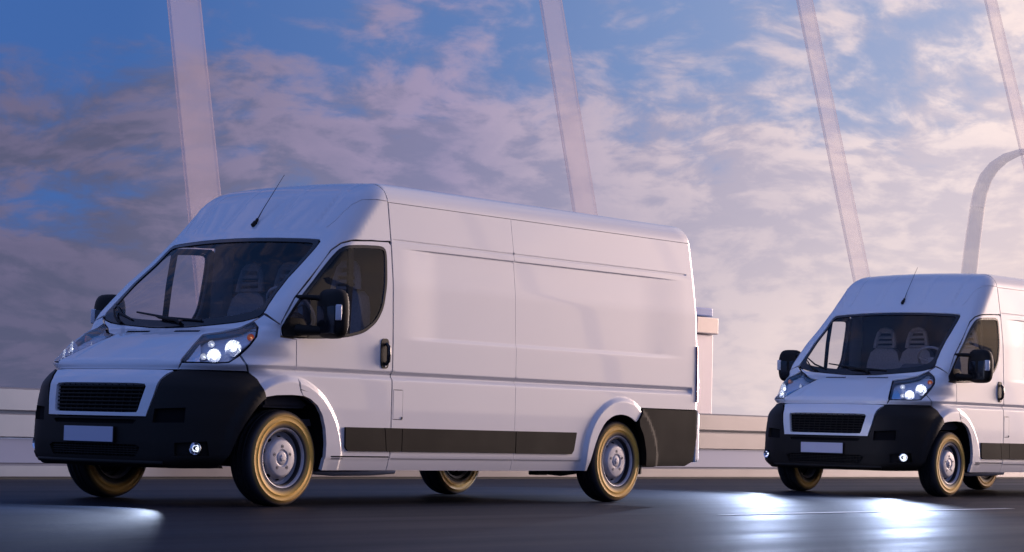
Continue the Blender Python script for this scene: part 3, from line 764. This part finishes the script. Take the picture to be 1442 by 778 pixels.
        bm = bmesh.new(); tube(bm, [(-1.04, .955 * s, 1.490), (-1.09, 1.00 * s, 1.497), (-1.15, 1.06 * s, 1.495), (-1.18, 1.12 * s, 1.475)], [.020, .019, .021, .024], 10); bm_obj('upper_arm', bm, BLACK, dm, smooth=70)
        bm = bmesh.new(); tube(bm, [(-1.02, .97 * s, 1.262), (-1.06, 1.02 * s, 1.258), (-1.13, 1.07 * s, 1.258), (-1.18, 1.12 * s, 1.262)], [.052, .040, .036, .036], 12); bm_obj('lower_arm', bm, BLACK, dm, smooth=70)
    panel('mirror_base', BLACK, van, 'S', [(-.888, 1.207), (-.884, 1.282), (-.935, 1.345), (-1.075, 1.340), (-1.12, 1.29), (-1.12, 1.209)], step=.03, offset=.010, flange=.016, gap=0, rnd=.01, both=True)
    for s in (1, -1):                                                      # rail line running down the flank of the roof cap
        ln = [(-2.056, 2.283), (-1.93, 2.285), (-1.83, 2.275), (-1.76, 2.235), (-1.70, 2.18), (-1.62, 2.10), (-1.56, 2.045)]
        ln = densify(ln + ln[::-1][1:-1], .03)[:26]
        P = surf('S', np.array([a for a, b in ln]), np.array([b for a, b in ln])); P[:, 1] *= s
        keep = [tuple(q) for q in P if q[0] > -2.06]
        bm = bmesh.new(); tube(bm, keep[:len(keep)], [.0045] * (len(keep) - 4) + [.004, .003, .002, .001], 6); bm_obj('cap_rail', bm, PAINT, van, smooth=80)
    # ---- wipers
    def glass_pt(y, z, up): 
        P = surf('F', np.array([y]), np.array([z])); n = grad(P); return Vector(P[0] + n[0] * up)
    for path in (((.10, 1.292, .012), (.05, 1.312, .022), (-.14, 1.332, .024), (-.20, 1.350, .026), (-.52, 1.395, .016)), ((-.56, 1.300, .012), (-.60, 1.315, .022), (-.66, 1.345, .024), (-.74, 1.41, .02), (-.775, 1.455, .016))):
        pts = [glass_pt(*q) for q in path]
        bm = bmesh.new(); tube(bm, pts[:4], [.014, .012, .009, .007], 8)
        wp = bm_obj('wiper', bm, BLACK, van, smooth=80)
        a, b = (pts[1] * .4 + pts[2] * .6), pts[4]
        if path[0][0] > 0: bl = [glass_pt(.30, 1.315, .010), glass_pt(-.05, 1.335, .012), glass_pt(-.44, 1.385, .010)]
        else: bl = [glass_pt(-.46, 1.330, .010), glass_pt(-.62, 1.375, .012), glass_pt(-.77, 1.45, .010)]
        bm = bmesh.new(); tube(bm, bl, [.007, .010, .007], 6); bm_obj('wiper_blade', bm, RUBBER, wp)
    # ---- aerial
    bm = bmesh.new(); box(bm, (-1.50, .058, 2.092), (.055, .028, .03), ry=.75, bevel=.010, seg=3); box(bm, (-1.525, .058, 2.118), (.02, .018, .04), ry=-.6, bevel=.006)
    ae = bm_obj('aerial', bm, BLACK, van, smooth=60)
    bm = bmesh.new(); tube(bm, [(-1.525, .058, 2.115), (-1.59, .058, 2.21), (-1.81, .058, 2.495)], [.006, .0035, .0022], 6); bm_obj('aerial_rod', bm, STEEL, ae)
    # ---- wheels
    def wheel(x, s):
        w = empty('wheel', (x, .872 * s, .344), rz=0 if s > 0 else math.pi, parent=van)
        half = [(.205, .086), (.212, .097), (.222, .1025), (.2235, .1050), (.2265, .1055), (.228, .1035), (.240, .1065), (.262, .1105), (.2635, .1125), (.2665, .1125), (.268, .1110), (.296, .1100), (.298, .1115), (.301, .1110), (.3025, .1085), (.318, .1015), (.324, .0975), (.325, .0995), (.329, .0975), (.336, .084), (.3415, .062)]
        tread = [(.3425, .050), (.336, .047), (.336, .041), (.3435, .038), (.344, .014), (.3365, .011), (.3365, .005), (.344, .002)]
        pr = half + tread
        pr = pr + [(r, -y) for r, y in pr[::-1]] + [(.19, -.086), (.19, .086)]
        bm = bmesh.new(); lathe(bm, pr, 72, closed=True); bm_obj('tyre', bm, TYRE, w, smooth=50)
        bm = bmesh.new()
        lathe(bm, [(.203, .078), (.209, .092), (.2155, .099), (.2115, .104), (.204, .100), (.199, .090), (.194, .066), (.188, .040), (.182, .030), (.172, .029), (.160, .038), (.147, .058), (.136, .078), (.128, .087), (.118, .090), (.064, .091), (.057, .086), (.050, .085), (.044, .089), (.036, .091), (0, .091)], 64)
        lathe(bm, [(.194, .066), (.188, -.02), (.180, -.08), (.2, -.095)], 48)
        rm = bm_obj('rim', bm, SILVER, w, smooth=35)
        for k in range(10):
            bm = bmesh.new()
            a = 2 * math.pi * (k + .5) / 10
            mtx = Matrix.Rotation(a, 4, 'Y') @ Matrix.Translation((.154, .0485, 0)) @ Matrix.Rotation(-1.0, 4, 'Z') @ Matrix.Diagonal((.011, .004, .020, 1))
            bmesh.ops.create_uvsphere(bm, u_segments=8, v_segments=4, radius=1, matrix=mtx)
            bm_obj('vent_hole', bm, DARK, w, smooth=180)
        for k in range(5):
            a = 2 * math.pi * k / 5 + .3
            bm = bmesh.new(); lathe(bm, [(.0135, .0905), (.0135, .0915), (.010, .0916), (.010, .088)], 14)
            lathe(bm, [(0, .093), (.0065, .093), (.0075, .090), (.0075, .086)], 6)
            bmesh.ops.transform(bm, matrix=Matrix.Translation((.082 * math.cos(a), 0, .082 * math.sin(a))), verts=bm.verts)
            bm_obj('wheel_bolt', bm, STEEL, w)
        bm = bmesh.new(); lathe(bm, [(0, .099), (.018, .098), (.026, .094), (.028, .090)], 5); bm_obj('hub_cap', bm, SILVER, w)
        bm = bmesh.new(); lathe(bm, [(.0, .020), (.15, .020), (.15, -.01), (.12, -.03), (0, -.03)], 32); bm_obj('brake_disc', bm, STEEL, w, smooth=40)
    for x in (AXF, AXR):
        for s in (1, -1): wheel(x, s)
    # ---- wheel housings, floor and what hangs under it
    for nm, arch, y0 in (('f', ARCH_F, .50), ('r', ARCH_R, .62)):
        cx = np.mean([a for a, b in arch]); grow = [(cx + (a - cx) * 1.035, b + .012 * (b > .5)) for a, b in arch]
        for s in (1, -1):
            bm = bmesh.new()
            o_ = [bm.verts.new((a, s * (.985 if nm == 'r' or a < -.62 else .90), b)) for a, b in grow]; i_ = [bm.verts.new((a, s * y0, b)) for a, b in grow]
            for k in range(len(grow) - 1): bm.faces.new((o_[k], o_[k + 1], i_[k + 1], i_[k]))
            bm.faces.new(i_)
            bm_obj('wheel_housing', bm, DARK, van)
    bm = bmesh.new()
    box(bm, (-4.15, 0, .55), (3.8, 1.20, .52)); box(bm, (-2.9, 0, .42), (3.1, 1.84, .26)); box(bm, (-5.72, 0, .60), (.76, 1.84, .50)); box(bm, (-.95, 0, .62), (1.1, .96, .55)); box(bm, (-.42, 0, .62), (.30, 1.35, .50))
    bm_obj('floor_pan', bm, DARK, van)
    bm = bmesh.new()
    prof = [(-.93, .86), (-.93, 1.6), (-.86, 2.05), (-.78, 2.30), (.78, 2.30), (.86, 2.05), (.93, 1.6), (.93, .86)]
    a_ = [bm.verts.new((-2.28, y, z)) for y, z in prof]; b_ = [bm.verts.new((-6.02, y, z)) for y, z in prof]
    bm.faces.new(a_); bm.faces.new(b_)
    for k in range(len(prof)): bm.faces.new((a_[k], a_[(k + 1) % 8], b_[(k + 1) % 8], b_[k]))
    bm_obj('seam_backing_box', bm, CABIN, van)  # unseen dark box, added to stop light leaking through the panel seams
    bm = bmesh.new(); tube(bm, [(-1.38, .72, .245), (-1.65, .80, .235), (-1.95, .88, .245), (-2.18, .93, .262)], [.016, .024, .028, .030], 12); bm_obj('exhaust_pipe', bm, CLEARM, van, smooth=70)
    bm = bmesh.new(); tube(bm, [(AXR, -.78, .344), (AXR, .78, .344)], .045, 12); tube(bm, [(AXF, -.78, .30), (AXF, .78, .30)], .03, 10); bm_obj('axle', bm, DARK, van, smooth=70)
    for s in (1, -1):
        bm = bmesh.new(); tube(bm, [(-4.05, .80 * s, .265), (-4.5, .74 * s, .235), (-4.98, .70 * s, .27), (-5.55, .72 * s, .30)], .024, 8); box(bm, (-4.12, .80 * s, .25), (.16, .08, .055), bevel=.01); bm_obj('leaf_spring', bm, DARK, van, smooth=70)
        bm = bmesh.new(); box(bm, (-5.36, .90 * s, .285), (.03, .10, .10), bevel=.008); bm_obj('mud_flap', bm, RUBBER, van)
    # ---- cab interior
    bm = bmesh.new(); box(bm, (-2.255, 0, 1.30), (.03, 1.80, 1.75)); bm_obj('bulkhead', bm, CABIN, van)
    bm = bmesh.new(); box(bm, (-1.62, 0, .60), (1.3, 1.76, .05)); bm_obj('cab_floor', bm, CABIN, van)
    bm = bmesh.new()
    pr = [(-.80, .70), (-.80, 1.262), (-1.02, 1.315), (-1.30, 1.305), (-1.42, 1.25), (-1.46, 1.12), (-1.40, .90), (-1.25, .70)]
    prism(bm, pr, -.90, .90)
    bmesh.ops.bevel(bm, geom=[e for e in bm.edges], offset=.02, segments=2, affect='EDGES')
    dsh = bm_obj('dashboard', bm, CABIN, van, smooth=60)
    bm = bmesh.new(); prism(bm, [(-1.10, 1.29), (-1.18, 1.385), (-1.30, 1.415), (-1.42, 1.37), (-1.44, 1.24)], .20, .74); bmesh.ops.bevel(bm, geom=[e for e in bm.edges], offset=.03, segments=3, affect='EDGES'); bm_obj('instrument_hood', bm, CABIN, dsh, smooth=60)
    bm = bmesh.new(); T_ = Matrix.Translation((-1.50, .47, 1.445)) @ Vector((-.72, 0, .69)).to_track_quat('Z', 'Y').to_matrix().to_4x4()
    ring = [T_ @ Vector((.20 * math.cos(t), .20 * math.sin(t), 0)) for t in np.linspace(0, 2 * math.pi, 33)]
    tube(bm, ring, .015, 8, cap=False); box(bm, T_ @ Vector((0, 0, -.03)), (.09, .12, .12), bevel=.02)
    for t in (.3, math.pi - .3, -math.pi / 2): tube(bm, [T_ @ Vector((0, 0, -.03)), T_ @ Vector((.19 * math.cos(t), .19 * math.sin(t), 0))], .014, 6)
    bm_obj('steering_wheel', bm, SEATM, van, smooth=60)
    for y in (-.44, -.03, .58):
        bm = bmesh.new()
        box(bm, (-1.75, y, .93), (.46, .38, .20), bevel=.05, seg=3)
        bm2 = bm
        prof = [(-.20, 1.0), (-.215, 1.25), (-.205, 1.45), (-.17, 1.56), (-.11, 1.605), (.11, 1.605), (.17, 1.56), (.205, 1.45), (.215, 1.25), (.20, 1.0)]
        f0 = [bm.verts.new((-1.88 - (z - 1) * .13, y + a, z)) for a, z in prof]; f1 = [bm.verts.new((-2.00 - (z - 1) * .13, y + a * .9, z)) for a, z in prof]
        bm.faces.new(f0); bm.faces.new(f1)
        for k in range(10): bm.faces.new((f0[k], f0[(k + 1) % 10], f1[(k + 1) % 10], f1[k]))
        st = bm_obj('seat', bm, SEATM, van, smooth=40)
        bm = bmesh.new()
        for sg in (-1, 1): tube(bm, [(-1.975, y + .125 * sg, 1.610), (-1.985, y + .115 * sg, 1.69), (-1.995, y + .09 * sg, 1.775), (-2.0, y + .06 * sg, 1.81), (-2.0, y, 1.822)], [.026, .026, .026, .024, .022], 10)
        for z, w in ((1.625, .12), (1.675, .115), (1.73, .105), (1.79, .085)): tube(bm, [(-1.985, y - w, z), (-1.985, y + w, z)], .017, 8)
        bm_obj('headrest', bm, SEATM, st, smooth=70)
    return van
mat_signal = mat('signal_lens', (.70, .70, .74), 0.25, coat=.7)
def copy_tree(o, parent=None):
    c = o.copy(); COL.objects.link(c); c.parent = parent
    if parent is not None: c.matrix_parent_inverse = o.matrix_parent_inverse.copy()
    for ch in list(o.children): copy_tree(ch, c)
    return c
van1 = build_van()
tag(van1, 'larger white high-roof panel van nearest the camera, its whole length in view', 'van', 'white delivery vans driving over the bridge')
van2 = copy_tree(van1)
van2.location = (-10.15, -.132, 0); van2.rotation_euler = (0, 0, -.0196)
for o in van2.children:                                                # head beams raised, fog beams dimmed to suit the glow on the road
    if o.type == 'LIGHT':
        o.data = o.data.copy(); o.data.energy *= 2.0 if o.name.startswith('head') else .35
        o.data.spot_blend = .7
van2['label'] = 'white high-roof panel van following behind, cut off by the right edge of the picture'

# ================================================================== THE BRIDGE
def asphalt_mat():
    m = mat('asphalt', (.035, .036, .045), 0.62)
    N = NT(m.node_tree); b = m.node_tree.nodes['Principled BSDF']
    g = N.node('ShaderNodeNewGeometry')
    f = N.noise(g.outputs['Position'], 60, 8, 0.8); big = N.noise(g.outputs['Position'], 0.35, 4, 0.5)
    st0 = N.noise(N.vmath('MULTIPLY', g.outputs['Position'], (.05, 1.4, 1.0)), 1.0, 5, 0.6)
    mix = N.math('ADD', N.math('MULTIPLY', f, .45), N.math('MULTIPLY', N.math('ADD', big, st0), .275))
    N.put(b.inputs['Base Color'], N.ramp(mix, [(0.38, (.004, .007, .014)), (0.62, (.018, .023, .038))]))
    st = N.noise(N.vmath('MULTIPLY', g.outputs['Position'], (.06, 1.6, 1.0)), 1.0, 5, 0.6)
    N.put(b.inputs['Roughness'], N.math('MULTIPLY_ADD', st, .34, .36))
    b.inputs['Specular IOR Level'].default_value = .06
    bn = N.node('ShaderNodeBump'); bn.inputs['Strength'].default_value = 0.35; bn.inputs['Distance'].default_value = 0.004
    N.put(bn.inputs['Height'], f); N.l.new(bn.outputs[0], b.inputs['Normal'])
    return m
ASPH = asphalt_mat()
LINE = mat('road_paint', (.62, .62, .60), 0.6, noise=(14, .15))
YLINE = mat('yellow_road_paint', (.30, .26, .15), 0.7, noise=(10, .2))
WATER = mat('sea_water', (.02, .035, .05), 0.12, bump=(.35, .6))
def sheet(name, x0, x1, y0, y1, z, m, kind=None, nx=1, ny=1, parent=None):
    bm = bmesh.new()
    vs = [[bm.verts.new((x0 + (x1 - x0) * i / nx, y0 + (y1 - y0) * j / ny, z)) for j in range(ny + 1)] for i in range(nx + 1)]
    for i in range(nx):
        for j in range(ny): bm.faces.new((vs[i][j], vs[i + 1][j], vs[i + 1][j + 1], vs[i][j + 1]))
    o = bm_obj(name, bm, m, parent)
    if kind: o['kind'] = kind
    return o
Y_FAR, Y_NEAR = -5.30, 17.0
XB0, XB1 = -330.0, 90.0
sheet('sea', -4200, 4200, -4200, 4200, -14.0, WATER, 'structure')
bm = bmesh.new(); box(bm, ((XB0 + XB1) / 2, (Y_FAR + Y_NEAR) / 2, -.76), (XB1 - XB0, Y_NEAR - Y_FAR + 7.0, 1.5)); o = bm_obj('bridge_deck', bm, CONC2); o['kind'] = 'structure'
sheet('road', XB0, XB1, Y_FAR, Y_NEAR, 0.0, ASPH, 'structure', 40, 6)
o = sheet('edge_line', XB0, XB1, Y_FAR + .34, Y_FAR + .42, 0.004, YLINE, 'structure')
i = 0
for k in range(-6, 7):
    x1 = -3.35 - k * 13.0
    for y in (3.12,):
        d = sheet('lane_dash', x1 - 4.6, x1, y - .055, y + .055, 0.004, LINE, 'structure')
    d = sheet('lane_dash', x1 - 4.6, x1, 9.94, 10.06, 0.004, LINE, 'structure')
def barrier(yb, sgn, label):
    """parapet along the edge of the deck; sgn is the direction away from the road"""
    b = empty('bridge_parapet', ((XB0 + XB1) / 2, yb, 0), label=label, cat='parapet')
    L = XB1 - XB0
    def prof(name, pts, m):
        bm = bmesh.new()
        a = [bm.verts.new((-L / 2, sgn * y, z)) for y, z in pts]; c = [bm.verts.new((L / 2, sgn * y, z)) for y, z in pts]
        bm.faces.new(a); bm.faces.new(c)
        for k in range(len(pts)): bm.faces.new((a[k], a[(k + 1) % len(pts)], c[(k + 1) % len(pts)], c[k]))
        return bm_obj(name, bm, m, b)
    prof('gutter', [(-.14, 0.0), (-.14, .012), (0, .016), (0, 0.0)], BLACK)
    prof('kerb', [(0, 0), (0, .12), (.02, .14), (.10, .145), (.44, .145), (.44, 0)], CONCRETE)
    prof('sloping_base', [(.045, .147), (.17, .375), (.17, .39), (.40, .39), (.40, .147)], CONC3)
    prof('wall_slab', [(.155, .392), (.148, .40), (.148, .612), (.155, .622), (.40, .622), (.40, .392)], CONCRETE)
    prof('shadow_gap', [(.20, .624), (.20, .648), (.38, .648), (.38, .624)], STEEL)
    prof('top_panel', [(.145, .65), (.138, .66), (.138, .86), (.150, .875), (.16, .88), (.40, .88), (.40, .65)], CONCRETE)
    return b
CONC3 = mat('sky_shaded_panel', (.22, .24, .33), 0.5, metal=.35, noise=(1.0, .06))  # panel tone with the sky's blue shade put into the base colour
barrier(Y_FAR, -1, 'long pale banded parapet running along the far edge of the road behind the vans')
barrier(Y_NEAR, 1, 'pale banded parapet on the near edge of the road, behind the camera')
LEAN = Vector((-.1329, -.3295, 1.0))
def strut(bx, yb, sgn, label, length=17.0, m=None):
    s = empty('bridge_strut', (bx, yb, 0), label=label, cat='bridge strut', group='leaning struts of the bridge arch')
    top = Vector((LEAN.x, LEAN.y * sgn, 1.0)) * length
    bm = bmesh.new()
    w, wy = .30, .03
    q = [(-w, -wy), (w, -wy), (w, wy), (-w, wy)]
    a = [bm.verts.new((x, y, -.3)) for x, y in q]; c = [bm.verts.new((x * .9 + top.x, y * .9 + top.y, top.z)) for x, y in q]
    bm.faces.new(a); bm.faces.new(c)
    for k in range(4): bm.faces.new((a[k], a[(k + 1) % 4], c[(k + 1) % 4], c[k]))
    bmesh.ops.bevel(bm, geom=[e for e in bm.edges if abs((e.verts[0].co - e.verts[1].co).z) > 2], offset=.025, segments=3, affect='EDGES')
    bm_obj('shaft', bm, m or STRUTM, s, smooth=40)
    bm = bmesh.new(); box(bm, (0, 0, .10), (.70, .70, .22), bevel=.02); bm_obj('footing', bm, CONC2, s)
    return s
DESC = ['widest strut, rising against the blue sky above the windscreen of the nearer van', 'leaning strut that rises behind the middle of the nearer van roof', 'leaning strut that ends at the roof cap of the following van', 'narrow strut at the top right corner above the curved lamp post']
bases = [-7.91, -15.65, -23.43, -31.24]
for bx, dsc in zip(bases, DESC): strut(bx, -6.5, 1, dsc)
for k in range(-4, 8): strut(-7.9 - k * 7.78 + 2.0, 18.2, -1, 'white strut on the near edge of the road, opposite the far row', m=STEELW)
# lamp post with a swan neck over the road
lp = empty('street_lamp', (-26.5, -7.35, 0), label='pale swan-neck lamp post curving over the road above the following van', cat='street lamp')
bm = bmesh.new()
pts = [(0, 0, -.1), (0, .08, 1.0), (0, .24, 2.6), (0, .40, 4.0), (0, .50, 4.75)]
tube(bm, pts, [.17, .165, .155, .145, .135], 16); bm_obj('pole', bm, POSTM, lp, smooth=60)
bm = bmesh.new()
arc = [(0, .50, 4.75), (0, .555, 5.02), (0, .66, 5.27), (0, .82, 5.46), (0, 1.04, 5.60), (0, 1.30, 5.68), (0, 1.62, 5.71)]
tube(bm, arc, [.135, .130, .120, .105, .085, .06, .05], 14); bm_obj('curved_neck', bm, POSTM, lp, smooth=60)
bm = bmesh.new(); box(bm, (0, 1.86, 5.70), (.26, .62, .10), bevel=.04, seg=3); bm_obj('lamp_head', bm, STEEL, lp, smooth=50)
# square pier with a capped top beyond the parapet
pr = empty('bridge_pier', (-20.95, -9.15, 0), rz=math.radians(0), label='square pier with cream cap and blue lid, beside the tail of the nearer van', cat='pier')
bm = bmesh.new(); box(bm, (0, 0, 1.1), (.52, .52, 2.26), bevel=.02); bm_obj('shaft', bm, PIERM, pr)
bm = bmesh.new(); box(bm, (0, 0, 2.375), (.64, .64, .27), bevel=.02); bm_obj('cap', bm, mat('cream_stone', (.88, .74, .62), .5, metal=.2, noise=(2, .06)), pr)
bm = bmesh.new(); box(bm, (0, 0, 2.60), (.50, .50, .14), bevel=.02); bm_obj('pier_lid', bm, mat('blue_metal', (.25, .38, .72), .35), pr)
